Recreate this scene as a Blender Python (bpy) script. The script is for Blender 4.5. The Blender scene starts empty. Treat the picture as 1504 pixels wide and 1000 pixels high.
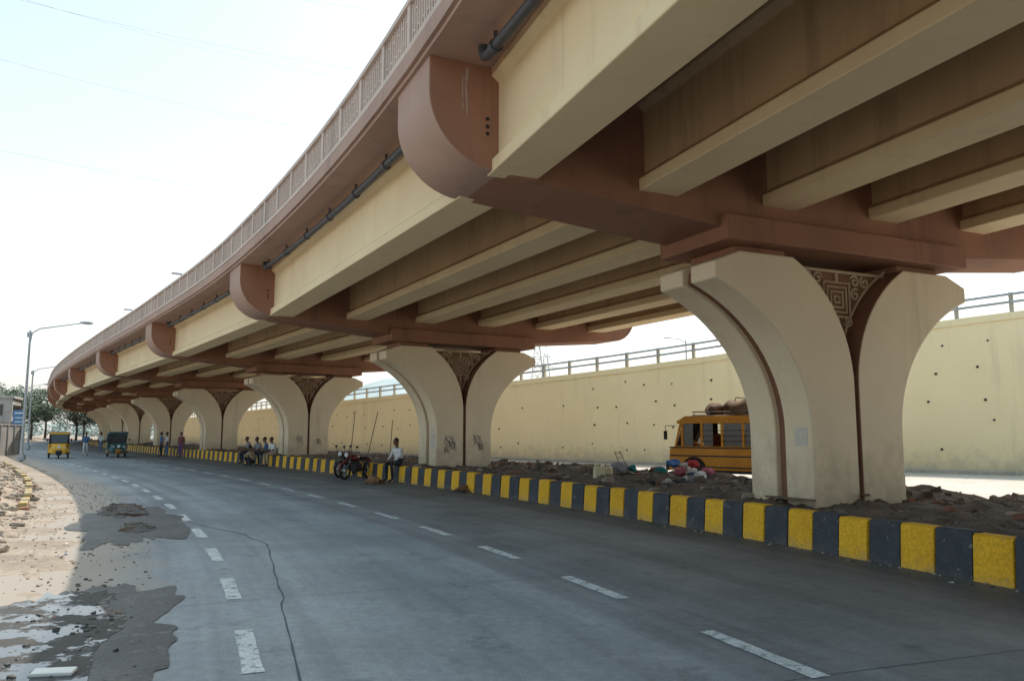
import bpy, bmesh, math, random
from mathutils import Vector, Matrix, noise
R=random.Random(7)
scene=bpy.context.scene
V=Vector
# ---------------------------------------------------------------- materials
def M(name,c1,c2=None,scale=2.0,rough=.85,bump=.15,bscale=30,stain=None,wear=None,metal=0,spec=.3,fine=.25,stretch=(1,1,1),grime=None):
    m=bpy.data.materials.new(name); m.use_nodes=True
    nt=m.node_tree; N=nt.nodes; L=nt.links
    b=N['Principled BSDF']; b.inputs['Roughness'].default_value=rough
    b.inputs['Metallic'].default_value=metal; b.inputs['Specular IOR Level'].default_value=spec
    if c2 is None: c2=tuple(x*.8 for x in c1)
    tc=N.new('ShaderNodeTexCoord'); mp=N.new('ShaderNodeMapping'); mp.inputs['Scale'].default_value=stretch
    L.new(tc.outputs['Object'],mp.inputs['Vector'])
    def nz(s,det=3,vec=None,r=.6):
        n=N.new('ShaderNodeTexNoise'); n.inputs['Scale'].default_value=s; n.inputs['Detail'].default_value=det
        n.inputs['Roughness'].default_value=r
        L.new(vec or mp.outputs['Vector'],n.inputs['Vector']); return n.outputs['Fac']
    def ramp(f,a,bb,p0,p1):
        r=N.new('ShaderNodeValToRGB'); r.color_ramp.elements[0].position=p0; r.color_ramp.elements[1].position=p1
        r.color_ramp.elements[0].color=(*a,1); r.color_ramp.elements[1].color=(*bb,1); L.new(f,r.inputs['Fac']); return r.outputs['Color']
    def mix(t,f,a,c):
        x=N.new('ShaderNodeMixRGB'); x.blend_type=t
        if isinstance(f,float): x.inputs[0].default_value=f
        else: L.new(f,x.inputs[0])
        for i,q in ((1,a),(2,c)):
            if isinstance(q,tuple): x.inputs[i].default_value=(*q,1)
            else: L.new(q,x.inputs[i])
        return x.outputs[0]
    col=ramp(nz(scale),c1,c2,.35,.68)
    if fine>.08:
        col=mix('MULTIPLY',1.0,col,ramp(nz(scale*14,2),(1-fine,)*3,(1+fine*.4,)*3,.3,.7))
    if stain:
        mp2=N.new('ShaderNodeMapping'); mp2.inputs['Scale'].default_value=(1.6,1.6,.16); L.new(tc.outputs['Object'],mp2.inputs['Vector'])
        amt=stain[2] if len(stain)>2 else .5
        sf=ramp(nz(1.1,6,mp2.outputs['Vector'],.7),(0,0,0),(amt,)*3,stain[1],stain[1]+.2)
        col=mix('MIX',sf,col,stain[0])
    if grime: # splash-back dirt on the lowest part of a wall or shaft
        sp=N.new('ShaderNodeSeparateXYZ'); L.new(tc.outputs['Object'],sp.inputs[0])
        mr=N.new('ShaderNodeMapRange'); mr.inputs['From Min'].default_value=grime[2] if len(grime)>2 else .3; mr.inputs['From Max'].default_value=grime[1]
        mr.inputs['To Min'].default_value=.40; mr.inputs['To Max'].default_value=-.15; L.new(sp.outputs['Z'],mr.inputs['Value'])
        ad=N.new('ShaderNodeMath'); ad.operation='ADD'; L.new(mr.outputs[0],ad.inputs[0]); L.new(nz(2.2,7,None,.72),ad.inputs[1])
        gf_=ramp(ad.outputs[0],(0,0,0),(.7,.7,.7),.54,.98)
        col=mix('MIX',gf_,col,grime[0])
    if wear:
        wf=ramp(nz(wear[2],6,None,.72),(0,0,0),(1,1,1),wear[1],wear[1]+.05)
        col=mix('MIX',wf,col,wear[0])
    L.new(col,b.inputs['Base Color'])
    if bump>.07:
        bp=N.new('ShaderNodeBump'); bp.inputs['Strength'].default_value=bump; bp.inputs['Distance'].default_value=.03
        L.new(nz(bscale,4),bp.inputs['Height']); L.new(bp.outputs['Normal'],b.inputs['Normal'])
    return m
cream=M('cream_paint',(.81,.69,.50),(.75,.63,.45),.5,.75,0,fine=.0,stain=((.46,.37,.26),.55,.45),grime=((.38,.31,.22),2.2))
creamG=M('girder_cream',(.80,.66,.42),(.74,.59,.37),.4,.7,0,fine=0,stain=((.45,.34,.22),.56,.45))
webG=M('girder_web_shade',(.57,.405,.235),(.48,.33,.19),.4,.75,0,fine=0,stain=((.26,.18,.11),.52,.6))  # girder sides coloured darker to paint in the shade under the deck, plus stains
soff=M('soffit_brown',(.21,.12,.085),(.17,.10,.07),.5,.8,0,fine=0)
brown=M('brown_paint',(.34,.17,.108),(.28,.138,.088),.5,.7,0,fine=0,stain=((.14,.08,.055),.52,.6))
fasc=M('fascia_paint',(.43,.29,.235),(.37,.245,.20),.4,.75,0,fine=0,stain=((.21,.155,.135),.54,.6))
parap=M('parapet_paint',(.63,.525,.47),(.55,.455,.405),.6,.8,0,fine=0,stain=((.3,.26,.24),.54,.6))
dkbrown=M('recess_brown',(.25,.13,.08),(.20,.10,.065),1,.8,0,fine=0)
wallm=M('yellow_wall_paint',(.87,.755,.49),(.81,.695,.435),.18,.8,0,fine=0,stain=((.56,.48,.33),.55,.45),grime=((.46,.40,.30),1.5,0.))
coping=M('coping_concrete',(.50,.47,.40),(.38,.36,.32),.8,.9,.1)
yellow=M('kerb_yellow',(.82,.46,.025),(.72,.38,.02),2,.75,.1,40,wear=((.34,.28,.19),.625,9),grime=((.34,.27,.17),.35,-.15))
black=M('kerb_black',(.045,.051,.062),(.07,.077,.087),3,.75,.1,40,wear=((.24,.235,.22),.62,9),grime=((.15,.14,.125),.3,-.15))
dirt=M('dirt',(.355,.295,.235),(.215,.175,.14),.9,.95,.9,7,wear=((.42,.365,.30),.61,3))
farg=M('far_ground',(.34,.30,.24),(.26,.24,.20),.02,.95,.1)
rubm=M('rubble_soil',(.155,.12,.092),(.08,.063,.05),1.5,.95,.9,8,wear=((.25,.21,.17),.62,6))
rock=M('rock',(.23,.195,.16),(.13,.11,.09),1.2,.95,.6,14)
rockL=M('rock_light',(.38,.33,.27),(.26,.22,.18),1.5,.95,.6,14)
brick=M('broken_brick',(.28,.14,.09),(.2,.10,.07),3,.95,.5,20)
steel=M('galvanised_steel',(.38,.42,.45),(.3,.33,.36),3,.5,0,metal=.4,fine=0)
pipeM=M('grey_pipe',(.07,.075,.09),(.05,.055,.065),2,.5,0,spec=.4,fine=0)
dark=M('black_rubber',(.02,.02,.022),(.03,.03,.03),5,.7,0,fine=0)
glass=M('dark_glass',(.03,.035,.04),(.05,.055,.06),2,.08,0,spec=.6,fine=0)
white=M('white_paint',(.75,.75,.72),(.62,.62,.6),3,.7,0,fine=0)
chrome=M('chrome',(.5,.5,.52),(.4,.4,.4),3,.25,0,metal=1,fine=0)
busy=M('bus_orange',(.72,.33,.03),(.60,.25,.02),1.5,.45,0,wear=((.28,.16,.08),.66,6))
srvroad=M('pale_concrete_road',(.50,.475,.43),(.42,.39,.35),.6,.9,.2,12)
lampg=M('lamp_glass',(.7,.72,.7),(.6,.6,.6),3,.3,0,fine=0)
lane=M('lane_paint',(.66,.67,.66),(.54,.56,.56),3,.8,.1,30,wear=((.25,.27,.28),.53,9))
jointm=M('joint_tar',(.09,.10,.105),(.12,.13,.135),4,.9,0)
def road_mat():
    m=bpy.data.materials.new('road_concrete'); m.use_nodes=True
    nt=m.node_tree;N=nt.nodes;L=nt.links;b=N['Principled BSDF'];b.inputs['Specular IOR Level'].default_value=.4
    uv=N.new('ShaderNodeUVMap'); tc=N.new('ShaderNodeTexCoord')
    def nz(s,vec,sc=(1,1,1),det=5,r=.6):
        mp=N.new('ShaderNodeMapping'); mp.inputs['Scale'].default_value=sc; L.new(vec,mp.inputs['Vector'])
        n=N.new('ShaderNodeTexNoise'); n.inputs['Scale'].default_value=s;n.inputs['Detail'].default_value=det;n.inputs['Roughness'].default_value=r
        L.new(mp.outputs['Vector'],n.inputs['Vector']);return n.outputs['Fac']
    def ramp(f,a,c,p0,p1):
        r=N.new('ShaderNodeValToRGB');r.color_ramp.elements[0].position=p0;r.color_ramp.elements[1].position=p1
        r.color_ramp.elements[0].color=(*a,1);r.color_ramp.elements[1].color=(*c,1);L.new(f,r.inputs['Fac']);return r.outputs['Color']
    def mul(a,c,f=1.0,t='MULTIPLY'):
        x=N.new('ShaderNodeMixRGB');x.blend_type=t
        if isinstance(f,float): x.inputs[0].default_value=f
        else: L.new(f,x.inputs[0])
        L.new(a,x.inputs[1])
        if isinstance(c,tuple): x.inputs[2].default_value=(*c,1)
        else: L.new(c,x.inputs[2])
        return x.outputs[0]
    c=ramp(nz(1,uv.outputs['UV'],(.06,.55,1)),(.225,.25,.272),(.37,.392,.41),.32,.7)
    c=mul(c,ramp(nz(1,uv.outputs['UV'],(.03,1.6,1),4),(.76,.76,.76),(1.08,1.08,1.08),.36,.6))
    c=mul(c,ramp(nz(.35,tc.outputs['Object']),(.78,.77,.76),(1.1,1.1,1.1),.35,.65))
    c=mul(c,ramp(nz(9,tc.outputs['Object'],det=7,r=.75),(.76,.76,.76),(1.1,1.1,1.1),.3,.7))
    c=mul(c,ramp(nz(60,tc.outputs['Object'],det=2),(.78,.78,.78),(1.15,1.15,1.15),.3,.7))
    c=mul(c,ramp(nz(1.3,tc.outputs['Object'],det=8,r=.75),(.56,.56,.56),(1,1,1),.30,.43))
    c=mul(c,(.42,.40,.37),ramp(nz(.9,tc.outputs['Object'],(1,1,3),8,.75),(0,0,0),(.5,.5,.5),.58,.7),'MIX')
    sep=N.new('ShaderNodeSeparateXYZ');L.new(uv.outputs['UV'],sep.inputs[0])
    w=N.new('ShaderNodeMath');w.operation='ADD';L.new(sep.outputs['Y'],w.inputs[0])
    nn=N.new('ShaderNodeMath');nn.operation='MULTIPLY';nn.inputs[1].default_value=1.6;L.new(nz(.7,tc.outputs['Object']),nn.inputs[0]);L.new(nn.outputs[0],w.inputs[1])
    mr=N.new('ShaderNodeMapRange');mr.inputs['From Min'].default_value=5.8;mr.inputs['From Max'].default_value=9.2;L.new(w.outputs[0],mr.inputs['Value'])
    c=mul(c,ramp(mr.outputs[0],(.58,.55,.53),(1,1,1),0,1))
    mr2=N.new('ShaderNodeMapRange');mr2.inputs['From Min'].default_value=12.3;mr2.inputs['From Max'].default_value=13.0;L.new(w.outputs[0],mr2.inputs['Value'])
    c=mul(c,(.29,.25,.21),mr2.outputs[0],'MIX')
    L.new(c,b.inputs['Base Color'])
    rr=N.new('ShaderNodeMapRange');rr.inputs['To Min'].default_value=.5;rr.inputs['To Max'].default_value=.8;L.new(nz(.8,tc.outputs['Object']),rr.inputs['Value']);L.new(rr.outputs[0],b.inputs['Roughness'])
    bp=N.new('ShaderNodeBump');bp.inputs['Strength'].default_value=.25;bp.inputs['Distance'].default_value=.01;L.new(nz(70,tc.outputs['Object'],det=3),bp.inputs['Height']);L.new(bp.outputs['Normal'],b.inputs['Normal'])
    return m
roadm=road_mat()
def water_mat():
    m=bpy.data.materials.new('muddy_water');m.use_nodes=True
    nt=m.node_tree;N=nt.nodes;L=nt.links;b=N['Principled BSDF']
    tc=N.new('ShaderNodeTexCoord')
    n=N.new('ShaderNodeTexNoise');n.inputs['Scale'].default_value=2.4;n.inputs['Detail'].default_value=9;n.inputs['Roughness'].default_value=.66;L.new(tc.outputs['Object'],n.inputs['Vector'])
    r=N.new('ShaderNodeValToRGB');r.color_ramp.elements[0].position=.475;r.color_ramp.elements[1].position=.505;L.new(n.outputs['Fac'],r.inputs['Fac'])
    mx=N.new('ShaderNodeMixRGB');L.new(r.outputs[0],mx.inputs[0]);mx.inputs[1].default_value=(.05,.055,.058,1);mx.inputs[2].default_value=(.045,.042,.038,1);L.new(mx.outputs[0],b.inputs['Base Color'])
    mr=N.new('ShaderNodeMapRange');mr.inputs['To Min'].default_value=.03;mr.inputs['To Max'].default_value=.75;L.new(r.outputs[0],mr.inputs['Value']);L.new(mr.outputs[0],b.inputs['Roughness'])
    b.inputs['IOR'].default_value=1.5
    bp=N.new('ShaderNodeBump');bp.inputs['Distance'].default_value=.05;L.new(r.outputs[0],bp.inputs['Strength']);L.new(n.outputs['Fac'],bp.inputs['Height']);L.new(bp.outputs['Normal'],b.inputs['Normal'])
    return m
waterm=water_mat()
wetm=M('wet_mud',(.05,.048,.046),(.09,.086,.08),1.5,.55,.5,12,spec=.4,wear=((.12,.112,.10),.57,4))
# ---------------------------------------------------------------- mesh builder
class MB:
    def __init__(s): s.v=[];s.f=[];s.m=[]
    def add(s,vs,fs,mi=0):
        o=len(s.v); s.v+= [tuple(x) for x in vs]
        for i,f in enumerate(fs):
            s.f.append([o+j for j in f]); s.m.append(mi[i] if isinstance(mi,list) else mi)
    def obox(s,c,size,rot=None,mi=0,taper=1.0):
        hx,hy,hz=[x/2 for x in size]; vs=[]
        for z,t in ((-hz,1),(hz,taper)):
            for x,y in ((-hx,-hy),(hx,-hy),(hx,hy),(-hx,hy)): 
                p=V((x*t,y*t,z)); p=(rot@p) if rot else p; vs.append(p+V(c))
        s.add(vs,[(3,2,1,0),(4,5,6,7),(0,1,5,4),(1,2,6,5),(2,3,7,6),(3,0,4,7)],mi)
    def tube(s,pts,r,n=8,mi=0,cap=True):
        pts=[V(p) for p in pts]; k=len(pts); rs=r if isinstance(r,(list,tuple)) else [r]*k
        vs=[]; up=None
        for i,p in enumerate(pts):
            t=(pts[min(i+1,k-1)]-pts[max(i-1,0)]); t=t.normalized() if t.length>1e-9 else V((0,0,1))
            if up is None: up=V((0,0,1)) if abs(t.z)<.9 else V((1,0,0))
            a=t.cross(up)
            if a.length<1e-4: a=t.cross(V((0,1,0)))
            a.normalize(); b=a.cross(t).normalized(); up=b
            for j in range(n):
                w=2*math.pi*j/n; vs.append(p+(a*math.cos(w)+b*math.sin(w))*rs[i])
        fs=[]
        for i in range(k-1):
            for j in range(n): fs.append((i*n+j,i*n+(j+1)%n,(i+1)*n+(j+1)%n,(i+1)*n+j))
        if cap: fs.append(tuple(range(n))[::-1]); fs.append(tuple((k-1)*n+j for j in range(n)))
        s.add(vs,fs,mi)
    def ell(s,c,r,n=12,m=8,mi=0,rot=None,jit=0):
        vs=[];c=V(c)
        for i in range(m+1):
            ph=math.pi*i/m
            for j in range(n):
                th=2*math.pi*j/n
                p=V((r[0]*math.sin(ph)*math.cos(th),r[1]*math.sin(ph)*math.sin(th),r[2]*math.cos(ph)))
                if jit: p*=1+jit*noise.noise((p+c)*(1.3/max(r)))
                if rot: p=rot@p
                vs.append(p+c)
        fs=[(i*n+j,i*n+(j+1)%n,(i+1)*n+(j+1)%n,(i+1)*n+j) for i in range(m) for j in range(n)]
        s.add(vs,fs,mi)
    def prism(s,poly,fa,fb,mi=0,capmi=None):
        n=len(poly); vs=[fa(*p) for p in poly]+[fb(*p) for p in poly]
        fs=[tuple(range(n)),tuple(range(2*n-1,n-1,-1))]; ms=[capmi if capmi is not None else (mi if not isinstance(mi,list) else 0)]*2
        for i in range(n):
            fs.append((i,n+i,n+(i+1)%n,(i+1)%n)); ms.append(mi[i] if isinstance(mi,list) else mi)
        s.add(vs,fs,ms)
    def obj(s,name,mats,parent=None,smooth=False,bevel=0,loc=None,rotz=0,merge=True,recalc=True,angle=40):
        me=bpy.data.meshes.new(name); me.from_pydata(s.v,[],s.f)
        for i,p in enumerate(me.polygons): p.material_index=s.m[i]
        for m in (mats if isinstance(mats,list) else [mats]): me.materials.append(m)
        bm=bmesh.new(); bm.from_mesh(me)
        if merge: bmesh.ops.remove_doubles(bm,verts=bm.verts,dist=1e-5)
        if recalc: bmesh.ops.recalc_face_normals(bm,faces=bm.faces)
        bm.to_mesh(me); bm.free()
        o=bpy.data.objects.new(name,me); scene.collection.objects.link(o)
        if smooth:
            for p in me.polygons: p.use_smooth=True
            try:
                me.set_sharp_from_angle(angle=math.radians(angle))
            except Exception: pass
        if bevel:
            b=o.modifiers.new('b','BEVEL'); b.width=bevel; b.segments=2; b.limit_method='ANGLE'; b.angle_limit=math.radians(35)
        if parent: o.parent=parent
        if loc is not None: o.location=loc
        o.rotation_euler[2]=rotz
        return o
def empty(name,loc=(0,0,0),rotz=0,scale=1):
    e=bpy.data.objects.new(name,None); scene.collection.objects.link(e); e.location=loc; e.rotation_euler[2]=rotz; e.scale=(scale,)*3; return e
# ---------------------------------------------------------------- centre path
CP=[(26,-50.5),(21.95,-33.9),(17.5,-17.3),(12.2,-.93),(6.03,15.13),(-2.2,30.2),(-11.8,44.5),(-21.8,58.5),(-31.7,72.6),(-41.3,86.9),(-50.4,101.5),(-59.3,116.2),(-67.6,131.2),(-75.1,146.7),(-81,162.9),(-85.2,179.6),(-87.6,196.6),(-88.5,214)]
def cen(a):
    t=a+3; i=max(1,min(len(CP)-3,int(math.floor(t)))); u=t-i
    p0,p1,p2,p3=[V(CP[j]) for j in (i-1,i,i+1,i+2)]
    return .5*((2*p1)+(-p0+p2)*u+(2*p0-5*p1+4*p2-p3)*u*u+(-p0+3*p1-3*p2+p3)*u**3)
def frame(a):
    c=cen(a); t=(cen(a+.01)-cen(a-.01)).normalized(); return c,t,V((-t.y,t.x))
def pt(a,s,z=0,l=0):
    c,t,n=frame(a); q=c+n*s+t*l; return V((q.x,q.y,z))
def rng(a0,a1,st):
    n=max(1,int(round((a1-a0)/st))); return [a0+(a1-a0)*i/n for i in range(n+1)]
def sweep(mb,prof,al,mi=0,cap=True):
    n=len(prof); vs=[]
    for a in al:
        for s,z in prof: vs.append(pt(a,s,z))
    fs=[(i*n+j,i*n+(j+1)%n,(i+1)*n+(j+1)%n,(i+1)*n+j) for i in range(len(al)-1) for j in range(n)]
    ms=[(mi[j] if isinstance(mi,list) else mi) for i in range(len(al)-1) for j in range(n)]
    if cap:
        fs.append(tuple(range(n))); fs.append(tuple((len(al)-1)*n+j for j in range(n))); ms+=[0,0]
    mb.add(vs,fs,ms)
def strip(name,al,sl,zf,mat,parent=None,smooth=False):
    vs=[];uv=[]
    for a in al:
        for s in sl:
            vs.append(pt(a,s,zf(a,s))); uv.append((a*17.2,s))
    n=len(sl); fs=[(i*n+j,i*n+j+1,(i+1)*n+j+1,(i+1)*n+j) for i in range(len(al)-1) for j in range(n-1)]
    me=bpy.data.meshes.new(name); me.from_pydata(vs,[],fs); me.materials.append(mat)
    ul=me.uv_layers.new(name='UVMap')
    for lp in me.loops: ul.data[lp.index].uv=uv[lp.vertex_index]
    bm=bmesh.new();bm.from_mesh(me)
    for f in bm.faces:
        f.normal_update()
        if f.normal.z<0: f.normal_flip()
    bm.to_mesh(me);bm.free()
    if smooth:
        for p in me.polygons:p.use_smooth=True
    o=bpy.data.objects.new(name,me);scene.collection.objects.link(o)
    if parent:o.parent=parent
    return o
# ---------------------------------------------------------------- ground, road
g=MB(); g.add([(-1500,-600,-.06),(1500,-600,-.06),(1500,2500,-.06),(-1500,2500,-.06)],[(0,1,2,3)]); g.obj('ground',farg,recalc=False)
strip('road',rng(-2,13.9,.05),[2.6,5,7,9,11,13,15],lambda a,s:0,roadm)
mk=MB()
for s0,a0 in ((10.9,.875),(7.2,.78)):
    k=-8
    while a0+k*.1715<11:
        a=a0+k*.1715; k+=1
        if a<-.8: continue
        al=rng(a-.042,a+.042,.012)
        vs=[]
        for x in al: 
            j=R.uniform(-.008,.008); vs+=[pt(x,s0-.075+j,.005),pt(x,s0+.075-j,.005)]
        mk.add(vs,[(2*i,2*i+1,2*i+3,2*i+2) for i in range(len(al)-1)])
mk.obj('lane_markings',lane)
jt=MB()
def crack(pts,w=.012,z=.0045):
    vs=[]
    for i,p in enumerate(pts):
        q=V(pts[min(i+1,len(pts)-1)])-V(pts[max(i-1,0)]); n=V((-q.y,q.x,0)).normalized()*w*(.6+.8*R.random())
        vs+=[V((p[0],p[1],z))+n,V((p[0],p[1],z))-n]
    jt.add(vs,[(2*i,2*i+1,2*i+3,2*i+2) for i in range(len(pts)-1)])
cpt=[V(p) for p in ((-.6,3,0),(-1.46,5.6,0),(-2.75,9.4,0),(-3.75,12.2,0),(-4.5,13.4,0),(-5.7,14.6,0),(-7.6,17,0),(-10,21,0))]
cl=[]
for i in range(len(cpt)-1):
    for j in range(14):
        q=cpt[i].lerp(cpt[i+1],j/14); cl.append(q+V((.05*noise.noise(q*1.5),.0,0)))
crack(cl,.008)
for a in rng(.05,6,.2616): crack([pt(a+.001*math.sin(s*2),s) for s in [3+i*.5 for i in range(19)]],.004,.0035)
jt.obj('road_joints',jointm)
kb=MB(); a=-.6;i=0;d=.0302
while a<10:
    h=.55+R.uniform(-.015,.015); o=R.uniform(-.014,.014)
    prof=[(2.97+o,-.05),(2.93+o,h-.03),(2.90+o,h),(2.72+o,h),(2.70+o,-.05)]
    sweep(kb,prof,[a+.0006,a+d-.0006],i%2); kb.m[-2:]=[i%2]*2
    a+=d;i+=1
kb.obj('median_kerb',[yellow,black],bevel=.014)
def medz(a,s):
    p=pt(a,s); b=.43+.15*noise.noise(p*.7)+.10*noise.noise(p*2.3)+.06*noise.noise(p*6)
    if s<-3.9: b*=max(0,1-(-3.9-s)/1.3); b-=.0+.04*(s<-4.9)
    return b if s<2.68 else min(b,.45)
strip('median_soil',rng(-.6,9,.012),[2.71-i*.2 for i in range(40)],medz,rubm)
PUD=[(V((-3.75,6.9)),2.0,.75,24),(V((-7.4,15.4)),4.2,.9,26)]
def dz(a,s):
    p=pt(a,s)
    z=-.045+min(.055,(s-12.1)*.07)+.03*noise.noise(p*.8)+.018*noise.noise(p*3)
    if s>13.6:
        t=min(1,(s-13.6)/1.4); t=t*t*(3-2*t)
        z+=t*(.28+.32*noise.noise(p*.45)+.18*noise.noise(p*1.2)+.10*noise.noise(p*3.1)+.05*noise.noise(p*7))
    if s>18: z+=min(1,(s-18)/6)*.3
    for c,l,w,h in PUD:
        q=p.xy-c; th=math.radians(h); u=q.x*-math.sin(th)+q.y*math.cos(th); v=q.x*math.cos(th)+q.y*math.sin(th)
        z-=.05*math.exp(-(u/l)**2-(v/w/1.1)**2)
    return z
strip('dirt_verge',rng(-.7,3,.007)+rng(3.05,13.5,.06),[11.3+i*.11 for i in range(60)]+[18+i*1.5 for i in range(25)],dz,dirt,smooth=True)
def blob(name,c,l,w,h,z,mat,seed,amp=.35,n=160,parent=None):
    th=math.radians(h); vs=[(c[0],c[1],z)]
    for i in range(n):
        t=2*math.pi*i/n; r=1+amp*noise.noise(V((math.cos(t)*1.6,math.sin(t)*1.6,seed)))+amp*.5*noise.noise(V((math.cos(t)*4,math.sin(t)*4,seed)))+amp*.25*noise.noise(V((math.cos(t)*9,math.sin(t)*9,seed)))
        u=l*r*math.cos(t); v=w*r*math.sin(t)
        vs.append((c[0]-u*math.sin(th)+v*math.cos(th),c[1]+u*math.cos(th)+v*math.sin(th),z))
    b=MB(); b.add(vs,[(0,1+i,1+(i+1)%n) for i in range(n)]); return b.obj(name,mat,parent,recalc=False)
blob('wet_patch',(-3.75,6.9),2.3,.80,24,.008,wetm,1,.45)
blob('puddle',(-3.95,6.9),1.9,.56,24,.012,waterm,3,.45)
blob('wet_patch',(-7.3,15.1),4.1,.85,27,.008,wetm,5,.5)
blob('puddle',(-8.5,17.4),2.1,.42,27,.012,waterm,8,.5)
blob('puddle',(-6.7,14.2),.8,.28,27,.012,waterm,9,.4)
bmI=bmesh.new(); bmesh.ops.create_icosphere(bmI,subdivisions=2,radius=1); IV=[v.co.copy() for v in bmI.verts]; IF=[tuple(v.index for v in f.verts) for f in bmI.faces]; bmI.free()
def rocks(name,count,posf,smin,smax,mats,parent=None,pw=2.5):
    mb=MB()
    for i in range(count):
        p=posf(); sz=smin+(smax-smin)*R.random()**pw
        sc=V((R.uniform(.7,1.4),R.uniform(.6,1.2),R.uniform(.4,.9)))*sz; rm=Matrix.Rotation(R.uniform(0,6.3),3,'Z')@Matrix.Rotation(R.uniform(-.5,.5),3,'X')
        sd=V((R.random()*50,0,0)); vs=[]
        for v in IV:
            w=v*(1+.55*noise.noise(v*1.2+sd)+.2*noise.noise(v*3+sd))
            w=V((max(-.75,min(.75,w.x)),max(-.8,min(.8,w.y)),max(-.7,min(.7,w.z))))
            vs.append(p+rm@V((w.x*sc.x,w.y*sc.y,w.z*sc.z)))
        mb.add(vs,IF,R.randrange(len(mats)))
    return mb.obj(name,mats,parent,merge=False,recalc=False)
def pm():
    a=R.uniform(-.2,5) if R.random()<.35 else R.uniform(-.2,2.2); s=R.uniform(-4.6,2.6); z=medz(a,s); return pt(a,s,z+.01)
rocks('rubble',3000,pm,.025,.16,[rock,rubm,rubm,rock,rubm,brick,rubm,rockL],pw=3)
def pl():
    a=R.uniform(0.5,3.6); s=13.6+abs(R.gauss(0,1.3)); return pt(a,s,dz(a,s)+.0)
rocks('verge_stones',2200,pl,.02,.16,[rockL,dirt,rock,rockL,rock,dirt,brick],pw=3)
def pl2():
    a=R.uniform(0.2,2.2); s=R.uniform(11.7,14.5); return pt(a,s,max(0,dz(a,s))+.003)
rocks('gravel',1500,pl2,.008,.03,[dirt,rock],pw=2)
def pl3():
    a=R.uniform(-.2,3); s=2.99+abs(R.gauss(0,.12)); return pt(a,s,.004)
rocks('kerb_grit',800,pl3,.008,.03,[rockL,rock,rubm],pw=2)
def pl4():
    t=math.radians(24); u=R.gauss(0,1.0); v=R.gauss(0,.3); return V((-3.9-u*math.sin(t)+v*math.cos(t),6.9+u*math.cos(t)+v*math.sin(t),.010))
rocks('mud_clumps',130,pl4,.010,.038,[wetm],pw=2.5)
lk=MB(); i=0
for a in rng(1.6,3.4,.035):
    if noise.noise(V((a*9,0,3)))>-.1: sweep(lk,[(13.75,-.1),(13.75,.17),(13.92,.17),(13.92,-.1)],[a,a+.033],i%2)
    i+=1
lk.obj('verge_kerb',[M('dusty_yellow',(.5,.38,.12),(.38,.3,.2),4,.9,.2),M('dusty_black',(.13,.12,.11),(.26,.22,.19),4,.9,.2)],bevel=.02)
WP=[(58,2,7.4),(45,13,7.2),(33,22,7.0),(20.7,32,6.65),(8.85,41.4,5.5),(0,50,4.95),(-16,69,4.35),(-30,90,4.2),(-45,115,4.1),(-60,142,4),(-70,165,4)]
sv=MB(); left=[pt(a,-4.3,-.02) for a in rng(-1.5,9.5,.25)]; right=[V((x,y,-.02)) for x,y,_ in WP]
def along(L_,t):
    k=t*(len(L_)-1); i=min(int(k),len(L_)-2); return L_[i].lerp(L_[i+1],k-i)
vs=[];n=60
for i in range(n+1): vs+=[along(left,i/n),along(right,i/n)]
sv.add(vs,[(2*i,2*i+1,2*i+3,2*i+2) for i in range(n)]); sv.obj('service_road',srvroad)
# ---------------------------------------------------------------- flyover
fly=empty('flyover')
ds=MB(); al=rng(-2,13.5,.1)
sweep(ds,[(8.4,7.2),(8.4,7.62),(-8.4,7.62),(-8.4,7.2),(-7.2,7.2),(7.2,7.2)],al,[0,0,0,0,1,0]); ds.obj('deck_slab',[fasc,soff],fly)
ed=MB(); sweep(ed,[(8.46,7.28),(8.46,7.55),(8.403,7.55),(8.403,7.28)],al); ed.obj('fascia_band',fasc,fly)
pp=MB()
for sg in (1,-1):
    sweep(pp,[(8.42*sg,7.625),(8.42*sg,7.72),(8.2*sg,7.72),(8.2*sg,7.625)],al)
    sweep(pp,[(8.44*sg,8.39),(8.44*sg,8.48),(8.2*sg,8.48),(8.2*sg,8.39)],al)
    sweep(pp,[(8.34*sg,7.72),(8.34*sg,8.39),(8.25*sg,8.39),(8.25*sg,7.72)],al)
w=1.6/17.2
for i,a in enumerate(rng(-.3,12.5,w)):
    sweep(pp,[(8.42,7.7),(8.42,8.40),(8.2,8.40),(8.2,7.7)],[a,a+.009])
    nb=12
    for k in range(1,nb):
        x=a+.0045+w*k/nb; c,t,nn=frame(x); q=pt(x,8.355); rot=Matrix(((t.x,nn.x,0),(t.y,nn.y,0),(0,0,1)))
        pp.obox((q.x,q.y,8.055),(.04,.07,.62),rot)
        if a<5:
            q=pt(x+w/nb/2,8.355)
            if k<nb-1: pp.obox((q.x,q.y,8.06+.16*(1 if k%2 else -1)),(.10,.06,.035),rot)
pp.obj('parapet',parap,fly)
GS=[6.9,4.27,1.64,-.99,-3.62,-6.25]
gm=MB()
for k in range(-2,13):
    for gi,sx in enumerate(GS):
        zb=5.74-.025*sx
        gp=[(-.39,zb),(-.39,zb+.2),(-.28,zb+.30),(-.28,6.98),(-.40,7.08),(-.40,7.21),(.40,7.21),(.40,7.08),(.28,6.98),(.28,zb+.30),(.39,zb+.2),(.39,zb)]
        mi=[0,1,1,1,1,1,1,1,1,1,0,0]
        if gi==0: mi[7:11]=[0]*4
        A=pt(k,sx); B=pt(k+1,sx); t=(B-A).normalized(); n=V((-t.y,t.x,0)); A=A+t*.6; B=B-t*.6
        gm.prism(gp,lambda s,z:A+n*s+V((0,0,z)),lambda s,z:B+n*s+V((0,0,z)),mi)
gm.obj('girders',[creamG,webG],fly,bevel=.02)
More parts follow.
